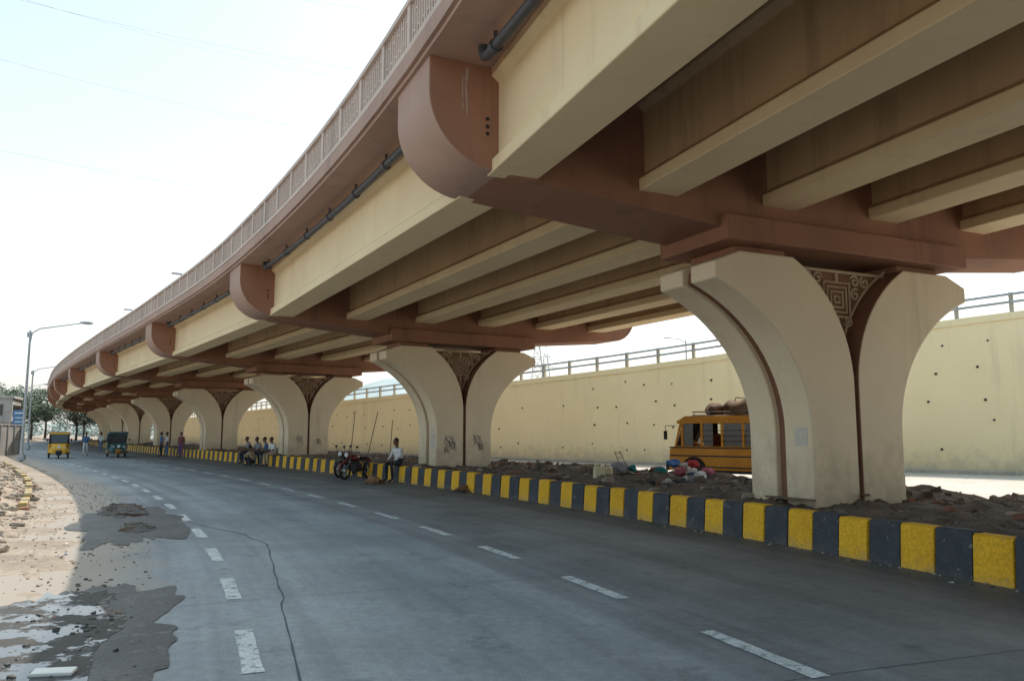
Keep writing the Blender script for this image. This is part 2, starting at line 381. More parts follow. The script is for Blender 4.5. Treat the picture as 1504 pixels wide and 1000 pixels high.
cp=MB(); arc=[(7.2+1.15*math.cos(x),6.7-1.12*math.sin(x)) for x in [math.pi/2*i/14 for i in range(15)]]
half=[(8.35,7.21)]+arc+[(3.0,5.22)]
capprof=half+[(-s,z) for s,z in half[::-1]]
nh=len(half); cmi=[1]*(nh-2)+[0,0,0]+[1]*(nh-2)+[0]
cmi=cmi[:len(capprof)]
for k in range(-1,13):
    c,t,n=frame(k)
    f=lambda l:(lambda s,z:pt(k,s,z,l))
    cp.prism(capprof,f(-.8),f(.8),cmi,0)
    cp.prism([(3.05,4.98),(3.05,5.42),(-3.05,5.42),(-3.05,4.98)],f(-.98),f(.98))
    for sg in (1,-1): cp.prism([(1.45*sg,4.82),(1.45*sg,4.98),(2.6*sg,4.98),(2.6*sg,4.82)],f(-.62),f(.62))
cp.obj('cap_beams',[brown,fasc],fly,bevel=.02,smooth=True,angle=25)
bl=MB()
for k in range(0,6):
    for (s,z) in ((7.42,6.15),(7.42,6.38),(7.42,6.26)):
        bl.tube([pt(k,s,z,-.79),pt(k,s,z,-.812)],.03,8)
bl.obj('cap_bolts',dark,fly)
ls=MB()
for k in (1,):
    for s,z0,z1,w_ in ((7.76,7.12,6.35,.035),(7.82,7.0,6.45,.02)):
        n_=12; vs=[]
        for i in range(n_+1):
            z=z0+(z1-z0)*i/n_; ww=w_*(1-.7*i/n_)*(.6+.8*abs(noise.noise(V((s*30,z*6,k))))) ; o=.02*noise.noise(V((s*9,z*3,k)))
            vs+=[pt(k,s+o-ww,z,-.803),pt(k,s+o+ww,z,-.803)]
        ls.add(vs,[(2*i,2*i+1,2*i+3,2*i+2) for i in range(n_)])
ls.obj('lime_streaks',M('lime',(.46,.38,.34),(.34,.22,.17),9,.9,0),fly)
outer=[(1.15+3.55*(1-math.cos(x)),1.7+2.9*math.sin(x)) for x in [math.radians(65)*i/16 for i in range(17)]]
NW=1.42;NB=2.55
notch=[(.05+(NW-.05)*(1-math.cos(x))/.5,NB+(4.84-NB)*math.sin(x)/.866) for x in [math.radians(60)*i/14 for i in range(15)]]
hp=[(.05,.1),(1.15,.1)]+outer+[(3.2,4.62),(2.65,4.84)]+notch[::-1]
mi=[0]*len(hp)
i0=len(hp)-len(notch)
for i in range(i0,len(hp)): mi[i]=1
pierm=MB(); core=MB(); orn=MB()
def spiral(cx,cz,r,turn,dirn,ph): 
    return [(cx+dirn*r*(1-i/22*.85)*math.cos(ph+turn*2*math.pi*i/22),cz+r*(1-i/22*.85)*math.sin(ph+turn*2*math.pi*i/22)) for i in range(23)]
def nhw(z):
    u=max(0,min(.866,(z-NB)/(4.84-NB)*.866)); x=math.asin(u); return .05+(NW-.05)*(1-math.cos(x))/.5
for k in range(-1,13):
    f=lambda l:(lambda s,z:pt(k,s,z,l))
    for sg in (1,-1):
        pr=[(s*sg,z) for s,z in hp]
        pierm.prism(pr,f(-.8),f(-.12),mi,0); pierm.prism(pr,f(.12),f(.8),mi,0)
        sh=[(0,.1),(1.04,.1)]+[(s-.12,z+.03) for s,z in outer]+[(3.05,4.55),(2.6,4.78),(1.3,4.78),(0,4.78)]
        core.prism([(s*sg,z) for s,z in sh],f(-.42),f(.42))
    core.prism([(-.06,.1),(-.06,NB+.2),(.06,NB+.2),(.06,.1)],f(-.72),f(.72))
    if 0<=k<=6:
        for fl in (-1,1):
            L0=.435*fl
            def tb(p,r=.03): orn.tube([pt(k,s,z,L0) for s,z in p],r,5,0)
            for q in (.06,.15,.24,.33):
                cz=4.22
                tb([(q,cz-q),(q,cz+q),(-q,cz+q),(-q,cz-q),(q,cz-q)],.025)
            tb([(0,4.72),(0,4.56)]);tb([(0,3.88),(0,3.0)]); tb([(1.3,4.76),(-1.3,4.76)],.03)
            rs=random.Random(3)
            z=4.60;row=0
            while z>2.95:
                hw=nhw(z)-.12; r=.125 if z>3.6 else .085
                s=.14+r
                if z>3.84: s=max(s,.36+r)
                j=0
                while s<=hw:
                    for sg in (1,-1): tb(spiral(s*sg,z,r,1.35,sg*(1 if (row+j)%2 else -1),rs.random()*.6+row+j*1.7),.022)
                    s+=2*r+.015;j+=1
                z-=2*r+.01;row+=1
            for sg in (1,-1): tb([(sg*(s-.09),z+.02) for s,z in notch[4:]],.028)
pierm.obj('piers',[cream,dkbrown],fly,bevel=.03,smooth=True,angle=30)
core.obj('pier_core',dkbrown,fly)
orn.obj('pier_ornament',M('ornament_cream',(.66,.54,.38),(.58,.47,.32),3,.8,0),fly)
gf=MB()
for k,cx,cz,r in ((2,.62,1.35,.22),(2,.5,1.2,.16),(2,-.55,1.4,.2),(2,-.7,1.15,.13),(2,.75,1.05,.1),(3,.5,1.3,.2),(3,-.6,1.2,.15)):
    gf.tube([pt(k,cx+r*math.cos(i*.9)*(1-.012*i)+.04*noise.noise(V((i*.4,cx,0))),cz+1.2*r*math.sin(i*1.13)*(1-.01*i),-.803) for i in range(38)],.005,4)
gf.obj('scribbles',M('scribble_ink',(.22,.21,.22),None,3,.9,0),fly)
pb=MB()
for (k,s,z0,l0,l1,h) in ((1,1.156,1.45,-.68,-.38,.34),(2,1.156,1.1,-.7,-.3,.55),(2,1.156,1.75,-.65,-.35,.35)):
    pb.add([pt(k,s,z0,l0),pt(k,s,z0,l1),pt(k,s,z0+h,l1),pt(k,s,z0+h,l0)],[(0,1,2,3)])
pb.obj('pasted_bills',M('old_paper',(.74,.67,.55),(.55,.54,.50),22,.9,0),fly)
dp=MB()
for k in range(-1,9):
    a0=k+.055; a1=k+1-.10
    pts=[pt(a0,7.72,6.98)]+[pt(a,7.72,6.98) for a in rng(a0+.01,a1,.1)]
    pts+=[pt(a1+.008,7.72,7.02),pt(a1+.012,7.72,7.12),pt(a1+.012,7.72,7.25)]
    dp.tube(pts,.075,10)
    for a in rng(a0+.03,a1-.02,.14):
        dp.tube([pt(a,7.72,6.98),pt(a+.006,7.72,6.98)],.10,10); c=pt(a+.003,7.72,7.1); dp.obox(c,(.05,.05,.25))
dp.obj('drain_pipe',pipeM,fly,smooth=True)
for a in (1.55,2.8,4.0,5.2,6.4):
    lp=MB(); c,t,n=frame(a); q=pt(a,0)
    lp.tube([q+V((0,0,7.6)),q+V((0,0,12.6))],[.1,.06],8)
    for sg in (1,-1):
        lp.tube([q+V((0,0,12.4)),pt(a,1.2*sg,12.95),pt(a,3.2*sg,13.25)],.035,6)
        r=Matrix(((t.x,n.x,0),(t.y,n.y,0),(0,0,1))); lp.obox(pt(a,3.5*sg,13.27),(.22,.7,.12),r)
    lp.obj('deck_lamp',steel,fly)
# ---------------------------------------------------------------- retaining wall
rw=empty('retaining_wall')
W=MB(); nw=len(WP)
def wat(t):
    i=min(int(t),nw-2);u=t-i
    P=[V(WP[max(0,min(nw-1,j))]) for j in (i-1,i,i+1,i+2)]
    return .5*((2*P[1])+(-P[0]+P[2])*u+(2*P[0]-5*P[1]+4*P[2]-P[3])*u*u+(-P[0]+3*P[1]-3*P[2]+P[3])*u**3)
def wfr(t):
    d=(wat(min(t+.02,nw-1.001))-wat(max(t-.02,0))).xy.normalized(); return wat(t),d,V((d.y,-d.x))
ts=[i*.1 for i in range(0,(nw-1)*10)]
def wsweep(mb,prof):
    n=len(prof);vs=[]
    for t in ts:
        p,d,b=wfr(t)
        for o,zt,zo in prof: vs.append(V((p.x+b.x*o,p.y+b.y*o,(p.z if zt else 0)+zo)))
    fs=[(i*n+j,i*n+(j+1)%n,(i+1)*n+(j+1)%n,(i+1)*n+j) for i in range(len(ts)-1) for j in range(n)]
    fs+=[tuple(range(n)),tuple((len(ts)-1)*n+j for j in range(n))]
    mb.add(vs,fs)
wsweep(W,[(0,0,-.1),(0,1,-.3),(9,1,-.3),(9,0,-.1)]); W.obj('wall_face',wallm,rw)
C=MB(); wsweep(C,[(-.05,1,-.296),(-.05,1,0),(.3,1,0),(.3,1,-.296)]); C.obj('coping',wallm,rw)
C=MB(); wsweep(C,[(-.6,0,-.03),(-.6,0,.12),(-.01,0,.14),(-.01,0,-.03)]); C.obj('plinth_kerb',coping,rw)
H=MB(); rl=MB(); last=None
t=0.0
while t<nw-1.1:
    p,d,b=wfr(t)
    if last is None or (p.xy-last).length>1.9:
        last=p.xy.copy()
        z=.9
        while z<p.z-.7:
            jx=R.uniform(-.6,.6); q=V((p.x+d.x*jx,p.y+d.y*jx,z+R.uniform(-.2,.2)))
            if R.random()<.8: H.tube([q-V((b.x,b.y,0))*.004,q-V((b.x,b.y,0))*.04],R.uniform(.035,.06),8)
            z+=1.15
    t+=.01
H.obj('weep_holes',dark,rw)
last=None;t=0
while t<nw-1.1:
    p,d,b=wfr(t)
    if last is None or (p.xy-last).length>2.0:
        last=p.xy.copy(); rot=Matrix(((d.x,b.x,0),(d.y,b.y,0),(0,0,1)))
        rl.obox((p.x+b.x*.15,p.y+b.y*.15,p.z+.42),(.16,.14,.84),rot)
    t+=.01
rl.obj('rail_posts',coping,rw)
rr=MB()
for h in (.42,.75): rr.tube([V((wfr(t)[0].x,wfr(t)[0].y,wfr(t)[0].z+h)) for t in ts],.06,6)
rr.obj('rails',steel,rw)
# ---------------------------------------------------------------- street lamps
def street_lamp(x,y,H,arm,ang,z0=.1):
    e=empty('street_lamp',(x,y,z0),ang); b=MB()
    b.tube([(0,0,-.3),(0,0,1.2)],.11,10); b.tube([(0,0,1.2),(0,0,H)],[.085,.055],10); b.obox((0,0,.15),(.35,.35,.3))
    b.obj('pole',steel,e,smooth=True)
    b=MB(); b.tube([(0,0,H-.9),(.1,0,H-.15),(.5,0,H+.12),(arm,0,H+.12+arm*.14)],[.04,.04,.035,.03],8)
    b.tube([(-.12,0,H-.4),(-.12,0,H-.1)],.05,6); b.obj('arm',steel,e,smooth=True)
    b=MB(); b.ell((arm+.35,0,H+.14+arm*.15),(.42,.14,.09),12,8); b.obj('lamp_head',steel,e,smooth=True)
    b=MB(); b.ell((arm+.4,0,H+.09+arm*.15),(.28,.11,.07),12,8); b.obj('diffuser',lampg,e,smooth=True)
street_lamp(-28.6,46,7.6,2.7,.2)
street_lamp(-45.8,74.5,7.5,2.9,.2)
street_lamp(-66,105,7.5,2.7,.2)
# ---------------------------------------------------------------- vehicles
def wheel(b,c,r,w,ax='x',mi=0,hub=1):
    c=V(c);d=V((1,0,0)) if ax=='x' else V((0,1,0))
    prof=[(-w/2,r*.55),(-w/2,r*.93),(-w*.3,r),(w*.3,r),(w/2,r*.93),(w/2,r*.55)]
    n=20;vs=[];u=V((0,0,1));v=d.cross(u)
    for i in range(n):
        t=2*math.pi*i/n
        for o,rr_ in prof: vs.append(c+d*o+(u*math.cos(t)+v*math.sin(t))*rr_)
    k=len(prof); b.add(vs,[(i*k+j,i*k+(j+1)%k,((i+1)%n)*k+(j+1)%k,((i+1)%n)*k+j) for i in range(n) for j in range(k)],mi)
    b.tube([c-d*w*.35,c+d*w*.35],r*.56,16,hub); b.tube([c-d*w*.5,c+d*w*.5],r*.18,10,hub)
def rickshaw(x,y,rz,c1,c2,hood):
    e=empty('auto_rickshaw',(x,y,0),rz)
    b=MB()
    side=[(-1.25,.35),(-1.3,.8),(-1.2,.95),(-.35,.95),(-.3,.45),(.55,.42),(.75,.95),(1.05,.95),(1.28,.6),(1.3,.32)]
    b.prism(side,lambda yy,z:V((-.62 if yy<.6 else -.38,yy,z)),lambda yy,z:V((.62 if yy<.6 else .38,yy,z)),0)
    b.obj('body',c1,e,bevel=.05)
    b=MB(); b.obox((0,-.4,.36),(1.28,1.75,.16)); b.tube([(0,1.15,.3),(0,1.3,.55)],.2,10); b.obj('skirt',c2,e,bevel=.03)
    b=MB(); hp_=[(-1.3,.96),(-1.3,1.5),(-1.05,1.68),(.3,1.74),(.72,1.66),(.72,1.58),(-1.0,1.56),(-1.18,1.42),(-1.18,.96)]
    b.prism(hp_,lambda yy,z:V((-.6,yy,z)),lambda yy,z:V((.6,yy,z))); b.obox((0,-1.24,1.3),(1.18,.06,.7)); b.obj('hood',hood,e,bevel=.06)
    b=MB(); b.obox((0,.745,1.63),(1.16,.05,.12)); b.obox((0,.98,.93),(.95,.06,.07)); b.obj('visor',c1,e,bevel=.015)
    b=MB()
    for sx in (-.55,.55):
        b.tube([(sx,.72,1.6),(sx*.85,.95,.95)],.03,6); b.tube([(sx,-.3,1.6),(sx,-.3,.9)],.022,6)
    b.tube([(-.3,.75,1.05),(0,.85,1.12),(.3,.75,1.05)],.02,6); b.obj('frame',dark,e)
    b=MB(); b.add([(-.5,.745,1.58),(.5,.745,1.58),(.42,.955,1.0),(-.42,.955,1.0)],[(0,1,2,3)]); b.obox((0,-1.285,1.32),(.6,.02,.28)); b.obj('windshield',glass,e)
    b=MB(); b.obox((0,-.55,.75),(1.05,.5,.15)); b.obox((0,-.85,1.0),(1.05,.12,.5)); b.obox((0,.2,.7),(.5,.35,.2)); b.obj('seat',dark,e,bevel=.03)
    b=MB(); wheel(b,(0,1.15,.22),.22,.1); wheel(b,(-.55,-.85,.22),.22,.11); wheel(b,(.55,-.85,.22),.22,.11); b.obj('wheels',[dark,steel],e)
    b=MB(); b.tube([(0,1.3,.75),(0,1.36,.76)],.1,12); b.tube([(-.3,1.15,.72),(-.3,1.22,.72)],.06,8); b.tube([(.3,1.15,.72),(.3,1.22,.72)],.06,8); b.obox((0,1.33,.48),(.3,.015,.1)); b.obox((0,-1.31,.62),(.35,.015,.12)); b.obj('headlamp',lampg,e)
    b=MB(); b.ell((-.68,.8,1.2),(.05,.02,.08),8,6); b.ell((.68,.8,1.2),(.05,.02,.08),8,6); b.obj('mirrors',dark,e)
ry=M('rickshaw_yellow',(.80,.44,.03),(.7,.36,.03),3,.4,0); rg=M('rickshaw_green',(.03,.08,.08),(.04,.10,.11),3,.45,0); rblk=M('rickshaw_black',(.03,.03,.035),(.05,.05,.055),3,.5,0)
rickshaw(-29.9,52,math.radians(180+30),ry,rblk,rblk)
rickshaw(-27.3,54.5,math.radians(30+180),rg,M('rickshaw_orange',(.45,.2,.04),None,3,.5,0),M('hood_teal',(.07,.15,.18),(.08,.12,.15),3,.7,0))
def bus(x,y,rz,z=0):
    e=empty('minibus',(x,y,z),rz)
    Lb,Wb=5.8,1.9
    b=MB(); prof=[(-2.9,.45),(-2.95,1.25),(2.75,1.25),(2.95,1.15),(3.0,.45)]
    b.prism(prof,lambda u,z:V((u,-Wb/2,z)),lambda u,z:V((u,Wb/2,z)))
    b.prism([(-2.9,2.12),(-2.75,2.28),(2.35,2.28),(2.62,2.12)],lambda u,z:V((u,-Wb/2+.03,z)),lambda u,z:V((u,Wb/2-.03,z)))
    for sy in (-1,1):
        for k in range(8):
            u=-2.86+k*.76
            if u<2.6: b.obox((u,sy*(Wb/2-.05),1.68),(.09,.07,.9))
        b.obox((-.1,sy*(Wb/2-.04),2.08),(5.5,.07,.12))
        b.tube([(2.75,sy*(Wb/2-.06),1.22),(2.5,sy*(Wb/2-.06),2.14)],.045,6)
    b.obj('body',busy,e,bevel=.04)
    b=MB()
    for sy in (-1,1):
        for zz in (1.2,.92,.55): b.obox((0.02,sy*(Wb/2+.006),zz),(5.85,.02,.045))
    b.obox((0,0,.42),(5.7,1.7,.14)); b.obj('trim_stripes',rblk,e)
    b=MB(); b.obox((-.15,0,1.13),(5.2,Wb-.2,.02)); b.obj('floor_deck',M('seat_maroon',(.16,.05,.03),(.1,.04,.03),2),e)
    b=MB()
    for k in range(6):
        for sy in (-.45,.45): b.obox((-2.3+k*.75,sy,1.4),(.14,.75,.55))
    b.obj('seats',M('seat_red',(.3,.06,.03),(.22,.05,.03),2),e,bevel=.04)
    b=MB()
    for sy in (-1,1):
        for k in range(7):
            u=-2.86+k*.76+.38
            if k in (1,4): b.obox((u,sy*(Wb/2-.07),1.68),(.66,.01,.85)); 
            else: b.obox((u+.15,sy*(Wb/2-.07),1.68),(.36,.01,.85))
    b.add([(2.72,-.85,1.25),(2.72,.85,1.25),(2.5,.8,2.1),(2.5,-.8,2.1)],[(0,1,2,3)]); b.obj('windows',glass,e)
    b=MB()
    for sy in (-1,1):
        for zz in (1.42,1.6,1.78): b.tube([(-2.8,sy*(Wb/2-.02),zz),(1.7,sy*(Wb/2-.02),zz)],.01,5)
    for sy in (-1,1):
        b.tube([(2.7,sy*.9,1.95),(3.0,sy*1.12,1.95),(3.0,sy*1.12,1.6)],.015,5); b.obox((3.0,sy*1.12,1.62),(.06,.14,.3))
    b.obox((3.05,0,.5),(.12,1.9,.18)); b.obox((3.0,0,.85),(.03,1.1,.3)); b.obj('fittings',dark,e)
    b=MB(); 
    for sy in (-.75,.75): b.tube([(2.98,sy,.85),(3.05,sy,.85)],.11,12)
    b.obj('headlamps',lampg,e)
    b=MB()
    for u in (2.0,-1.75):
        for sy in (-.82,.82): wheel(b,(u,sy,.36),.36,.2,'y')
    b.obj('wheels',[dark,steel],e)
    b=MB()
    for u in (2.0,-1.75):
        for sy in (-1,1):
            b.tube([(u+.46*math.cos(t),sy*(Wb/2+.01),.4+.46*math.sin(t)) for t in [math.pi*i/10 for i in range(11)]],.035,6)
            b.add([(u,sy*(Wb/2+.004),.4)]+[(u+.45*math.cos(t),sy*(Wb/2+.004),.4+.45*math.sin(t)) for t in [math.pi*i/10 for i in range(11)]],[(0,i,i+1) for i in range(1,11)])
    b.obj('wheel_arches',dark,e)
    b=MB()
    for zz in (2.3,2.42):
        b.tube([(-2.6,-.8,zz),(2.1,-.8,zz),(2.1,.8,zz),(-2.6,.8,zz),(-2.6,-.8,zz)],.02,5)
    for k in range(9): 
        for sy in (-.8,.8): b.tube([(-2.6+k*.58,sy,2.26),(-2.6+k*.58,sy,2.42)],.015,5)
    b.obj('roof_rack',steel,e)
    b=MB()
    for (u,v,r) in ((.9,-.1,.5),(.3,.1,.7),(-.4,-.1,.7),(-1.2,.1,.55),(1.4,.2,.35)): b.ell((u,v,2.5),(r,.7,r*.62),22,14,jit=.6)
    for q in (-.9,0,.6): b.tube([(q,-.8,2.35),(q-.1,-.45,2.85),(q+.1,.3,2.9),(q,.8,2.35)],.02,5)
    b.obj('roof_luggage',M('brown_tarpaulin',(.13,.085,.06),(.22,.15,.10),4,.9,.6,8),e,smooth=True)
bus(8.35,26.4,math.radians(180-43),-.02)
def moto(x,y,rz,tank):
    e=empty('motorcycle',(x,y,0),rz)
    b=MB()
    for yy in (.65,-.62):
        n=24;vs=[];k=8
        for i in range(n):
            t=2*math.pi*i/n
            for j in range(k):
                p=2*math.pi*j/k; r=.27+.042*math.cos(p); vs.append((.045*math.sin(p),yy+r*math.cos(t),.31+r*math.sin(t)))
        b.add(vs,[(i*k+j,i*k+(j+1)%k,((i+1)%n)*k+(j+1)%k,((i+1)%n)*k+j) for i in range(n) for j in range(k)],0)
        b.tube([(-.06,yy,.31),(.06,yy,.31)],.05,10,1)
        for i in range(12):
            t=math.pi*i/6; b.tube([(0,yy,.31),(0,yy+.25*math.cos(t),.31+.25*math.sin(t))],.006,4,1)
    b.obj('wheels',[dark,chrome],e,smooth=True)
    b=MB()
    for sx in (-.08,.08):
        b.tube([(sx,.65,.31),(sx,.42,.88)],.025,8); b.tube([(sx*1.3,-.62,.31),(sx*1.3,-.45,.66)],.028,8)
    b.tube([(0,.42,.85),(0,.05,.4),(0,-.2,.35),(0,-.62,.31)],.03,8); b.tube([(0,.4,.8),(0,-.1,.68),(0,-.65,.72)],.03,8)
    b.tube([(-.34,.3,.98),(-.2,.38,.98),(0,.42,.93),(.2,.38,.98),(.34,.3,.98)],.016,8)
    b.tube([(.12,.1,.35),(.16,-.2,.28),(.17,-.75,.34)],[.03,.04,.05],10); b.obj('frame_and_exhaust',M('moto_metal',(.10,.10,.11),None,3,.4,0,metal=.5,fine=0),e,smooth=True)
    b=MB(); b.ell((0,.15,.76),(.13,.28,.13),14,10); b.ell((0,-.62,.7),(.09,.22,.08),12,8); b.tube([(0,.98,.35),(0,.9,.55),(0,.62,.66),(0,.4,.58)],.05,8); b.ell((0,.5,.86),(.11,.1,.13),12,8); b.obj('tank_and_mudguards',tank,e,smooth=True)
    b=MB(); b.ell((0,-.28,.76),(.13,.38,.06),14,8); b.obox((0,.02,.42),(.24,.34,.3)); b.ell((0,.02,.58),(.1,.12,.12),10,8); b.tube([(-.34,.3,.98),(-.34,.26,.98)],.024,8)
    for sx in (-.25,.25): b.tube([(sx,.38,.98),(sx*1.2,.38,1.14)],.008,5); b.ell((sx*1.25,.37,1.17),(.06,.02,.045),8,6)
    b.tube([(-.1,-.05,.28),(-.26,-.12,.02)],.014,6); b.obj('seat_engine_mirrors',dark,e,smooth=True,bevel=0)
    b=MB(); b.ell((0,.58,.88),(.09,.05,.09),12,8); b.obj('headlamp',lampg,e,smooth=True)
mred=M('moto_red',(.16,.012,.015),(.12,.01,.01),3,.3,0,spec=.5,fine=0)
mblk=M('moto_black',(.03,.03,.04),None,3,.3,0,spec=.6,fine=0)
moto(-5.75,29.3,math.radians(150),mred)
moto(-6.35,30.6,math.radians(160),mblk)
# ---------------------------------------------------------------- people
skinm=M('brown_skin',(.20,.10,.06),(.17,.085,.05),6,.6,0); hair=M('black_hair',(.012,.01,.009),(.02,.017,.015),20,.6,.2,60)
def cloth(n,c): return M(n,c,tuple(x*.75 for x in c),6,.9,.3,18)
shoe=M('sandal_leather',(.05,.03,.02),(.04,.025,.02),5,.7)
eyew=M('eye_white',(.6,.6,.58),(.6,.6,.58),3,.4,0)
lipm=M('lips',(.15,.05,.04),None,5,.5,0)
def skinmesh(name,verts,edges,rad,mats,lab,parent,sub=2,root=0):
    me=bpy.data.meshes.new(name);me.from_pydata(verts,edges,[]);o=bpy.data.objects.new(name,me);scene.collection.objects.link(o)
    o.modifiers.new('s','SKIN'); sd=me.skin_vertices[0].data
    for i,r in enumerate(rad): sd[i].radius=(r if isinstance(r,tuple) else (r,r))
    sd[root].use_root=True
    m=o.modifiers.new('u','SUBSURF');m.levels=sub;m.render_levels=sub
    dg=bpy.context.evaluated_depsgraph_get();dg.update(); nm=bpy.data.meshes.new_from_object(o.evaluated_get(dg))
    bpy.data.objects.remove(o)
    for mt in mats:nm.materials.append(mt)
    E=[(V(verts[a]),V(verts[b])) for a,b in edges]
    for p in nm.polygons:
        c=p.center;best=9;bi=0
        for i,(A,B) in enumerate(E):
            d=B-A;t=max(0,min(1,(c-A).dot(d)/max(d.length_squared,1e-9)));q=(c-A-d*t).length
            if q<best:best=q;bi=i
        p.material_index=lab[bi];p.use_smooth=True
    o=bpy.data.objects.new(name,nm);scene.collection.objects.link(o);o.parent=parent;return o
STAND=dict(pel=(0,0,.92),bel=(0,.0,1.08),che=(0,0,1.28),nek=(0,0,1.46),hd=(0,.02,1.58),sh=(.185,0,1.38),el=(.24,-.02,1.10),wr=(.24,.06,.86),hip=(.095,0,.88),kn=(.10,.02,.48),an=(.10,-.01,.09),to=(.12,.16,.04))
WALK=dict(STAND,kn=(.09,.14,.50),an=(.09,.18,.10),to=(.1,.35,.06),kn2=(.09,-.03,.48),an2=(.09,-.30,.14),to2=(.1,-.16,.04),el=(.24,-.12,1.12),wr=(.23,-.08,.88),el2=(.24,.08,1.12),wr2=(.22,.24,.94))
SIT=dict(pel=(0,0,.66),bel=(0,.01,.80),che=(0,.06,1.0),nek=(0,.10,1.17),hd=(0,.14,1.28),sh=(.175,.07,1.10),el=(.24,.16,.85),wr=(.15,.36,.73),hip=(.10,.04,.64),kn=(.15,.45,.60),an=(.14,.40,.10),to=(.16,.58,.04))
SQUAT=dict(pel=(0,0,.24),bel=(0,.04,.38),che=(0,.12,.58),nek=(0,.18,.76),hd=(0,.22,.88),sh=(.175,.15,.68),el=(.24,.30,.50),wr=(.10,.46,.52),hip=(.11,.02,.24),kn=(.16,.38,.46),an=(.15,.22,.09),to=(.17,.40,.04))
def person(name,J,loc,rz,shirt,pants,sc=1.0,short=True,headturn=0):
    e=empty(name,loc,rz,sc); mats=[skinm,shirt,pants,shoe]
    P=[];E=[];Rr=[];Lb=[]
    def v(p,r):P.append(tuple(p));Rr.append(r);return len(P)-1
    def ed(a,b,l):E.append((a,b));Lb.append(l)
    pe=v(J['pel'],(.15,.12));be=v(J['bel'],(.145,.11));ch=v(J['che'],(.165,.12));nb=v(V(J['nek'])-V((0,0,.05)),.075);nk=v(J['nek'],.055);h=v(J['hd'],.06)
    ed(pe,be,1);ed(be,ch,1);ed(ch,nb,1);ed(nb,nk,0);ed(nk,h,0)
    hands=[]
    for sg in (1,-1):
        g_=lambda k:(lambda p:V((p[0]*sg,p[1],p[2])))(J.get(k+'2',J[k]) if sg<0 else J[k])
        s=v(g_('sh'),.075);mu=v(g_('sh').lerp(g_('el'),.5),.056);el=v(g_('el'),.044);mf=v(g_('el').lerp(g_('wr'),.35),.042);w=v(g_('wr'),.027)
        ed(ch,s,1);ed(s,mu,1);ed(mu,el,1);ed(el,mf,0 if short else 1);ed(mf,w,0 if short else 1)
        hp_=v(g_('hip'),.10);mt=v(g_('hip').lerp(g_('kn'),.5),.085);kn=v(g_('kn'),.062);mc=v(g_('kn').lerp(g_('an'),.35),.058);an=v(g_('an'),.04);to=v(g_('to'),(.042,.025))
        ed(pe,hp_,2);ed(hp_,mt,2);ed(mt,kn,2);ed(kn,mc,2);ed(mc,an,2);ed(an,to,3)
        hands.append((g_('el'),g_('wr'),sg))
    skinmesh('body',P,E,Rr,mats,Lb,e)
    b=MB()
    for el,w,sg in hands:
        d=(w-el).normalized(); side=d.cross(V((0,0,1)))
        if side.length<.2: side=V((1,0,0))
        side.normalize(); dn=side.cross(d).normalized()
        if dn.z>0: dn=-dn
        c=w+d*.045; rot=Matrix((side,d,dn)).transposed()
        b.ell(c,(.040,.052,.016),10,8,rot=rot)
        for i,(o,l) in enumerate(((-.029,.062),(-.010,.075),(.010,.07),(.028,.055))):
            p0=c+d*.035+side*o; b.tube([p0,p0+d*l*.5+dn*.006,p0+d*l*.85+dn*.028,p0+d*l*.9+dn*.045],[.009,.0085,.0075,.005],6)
        p0=c-side*sg*.03-d*.02; b.tube([p0,p0-side*sg*.03+d*.025+dn*.01,p0-side*sg*.035+d*.055+dn*.02],[.012,.010,.007],6)
    b.obj('hands',skinm,e,smooth=True)
    hd=V(J['hd'])+V((0,.015,.06)); b=MB(); rot=Matrix.Rotation(headturn,3,'Z')
    b.ell(hd,(.075,.095,.118),18,14,0,rot); 
    f=lambda x,y,z:hd+rot@V((x,y,z))
    b.ell(f(0,.045,-.06),(.052,.05,.055),12,8,0,rot)
    b.tube([f(0,.085,.03),f(0,.112,-.018),f(0,.09,-.028)],[.008,.015,.008],8,0)
    for sg in (1,-1):
        b.ell(f(sg*.078,-.005,-.005),(.012,.02,.032),8,6,0,rot); b.ell(f(sg*.03,.083,.012),(.014,.01,.008),8,6,2,rot); b.ell(f(sg*.03,.090,.012),(.006,.005,.006),6,5,1,rot); b.ell(f(sg*.03,.09,.035),(.02,.006,.005),6,5,1,rot)
    b.ell(f(0,.092,-.058),(.024,.008,.007),8,6,3,rot)
    b.ell(f(0,-.018,.03),(.083,.096,.105),18,14,1,rot)
    b.obj('head',[skinm,hair,eyew,lipm],e,smooth=True)
    b=MB()
    b.tube([V(J['nek'])+V((.062*math.cos(t),.055*math.sin(t)-.005,-.045+.01*math.sin(t))) for t in [2*math.pi*i/16 for i in range(17)]],.014,6)
    b.obj('collar',shirt,e,smooth=True)
    return e
cw=cloth('white_shirt',(.78,.78,.78));cd=cloth('dark_trousers',(.03,.035,.05));cb=cloth('blue_cloth',(.10,.20,.38));cr=cloth('red_cloth',(.22,.07,.08));cg=cloth('grey_cloth',(.28,.28,.30));ct=cloth('tan_cloth',(.46,.37,.25));cp_=cloth('purple_cloth',(.18,.09,.20))
def onkerb(name,a,shirt,pants,J=SIT,s=2.86,dz_=-.0,turn=0,sc=1,**k):
    c,t,n=frame(a); p=pt(a,s,dz_); ang=math.atan2(n.y,n.x)-math.pi/2+turn; return person(name,J,p,ang,shirt,pants,sc,**k)
def find_a(px,s):
    return min((abs(pt(i*.005,s).x/pt(i*.005,s).y-px),i*.005) for i in range(100,1300))[1]
onkerb('man_sitting',find_a(-.151,3.1),cw,cd,short=False,turn=.3,sc=1.03)
for px,sh,pa,tn in ((-.334,cg,cd,0),(-.322,cg,cd,.3),(-.311,cb,cd,-.3),(-.303,cw,ct,.2)): onkerb('person_sitting',find_a(px,2.9),sh,pa,turn=tn)
person('person_squatting',SQUAT,pt(find_a(-.328,3.6),3.6,0),1.2,ct,cd)
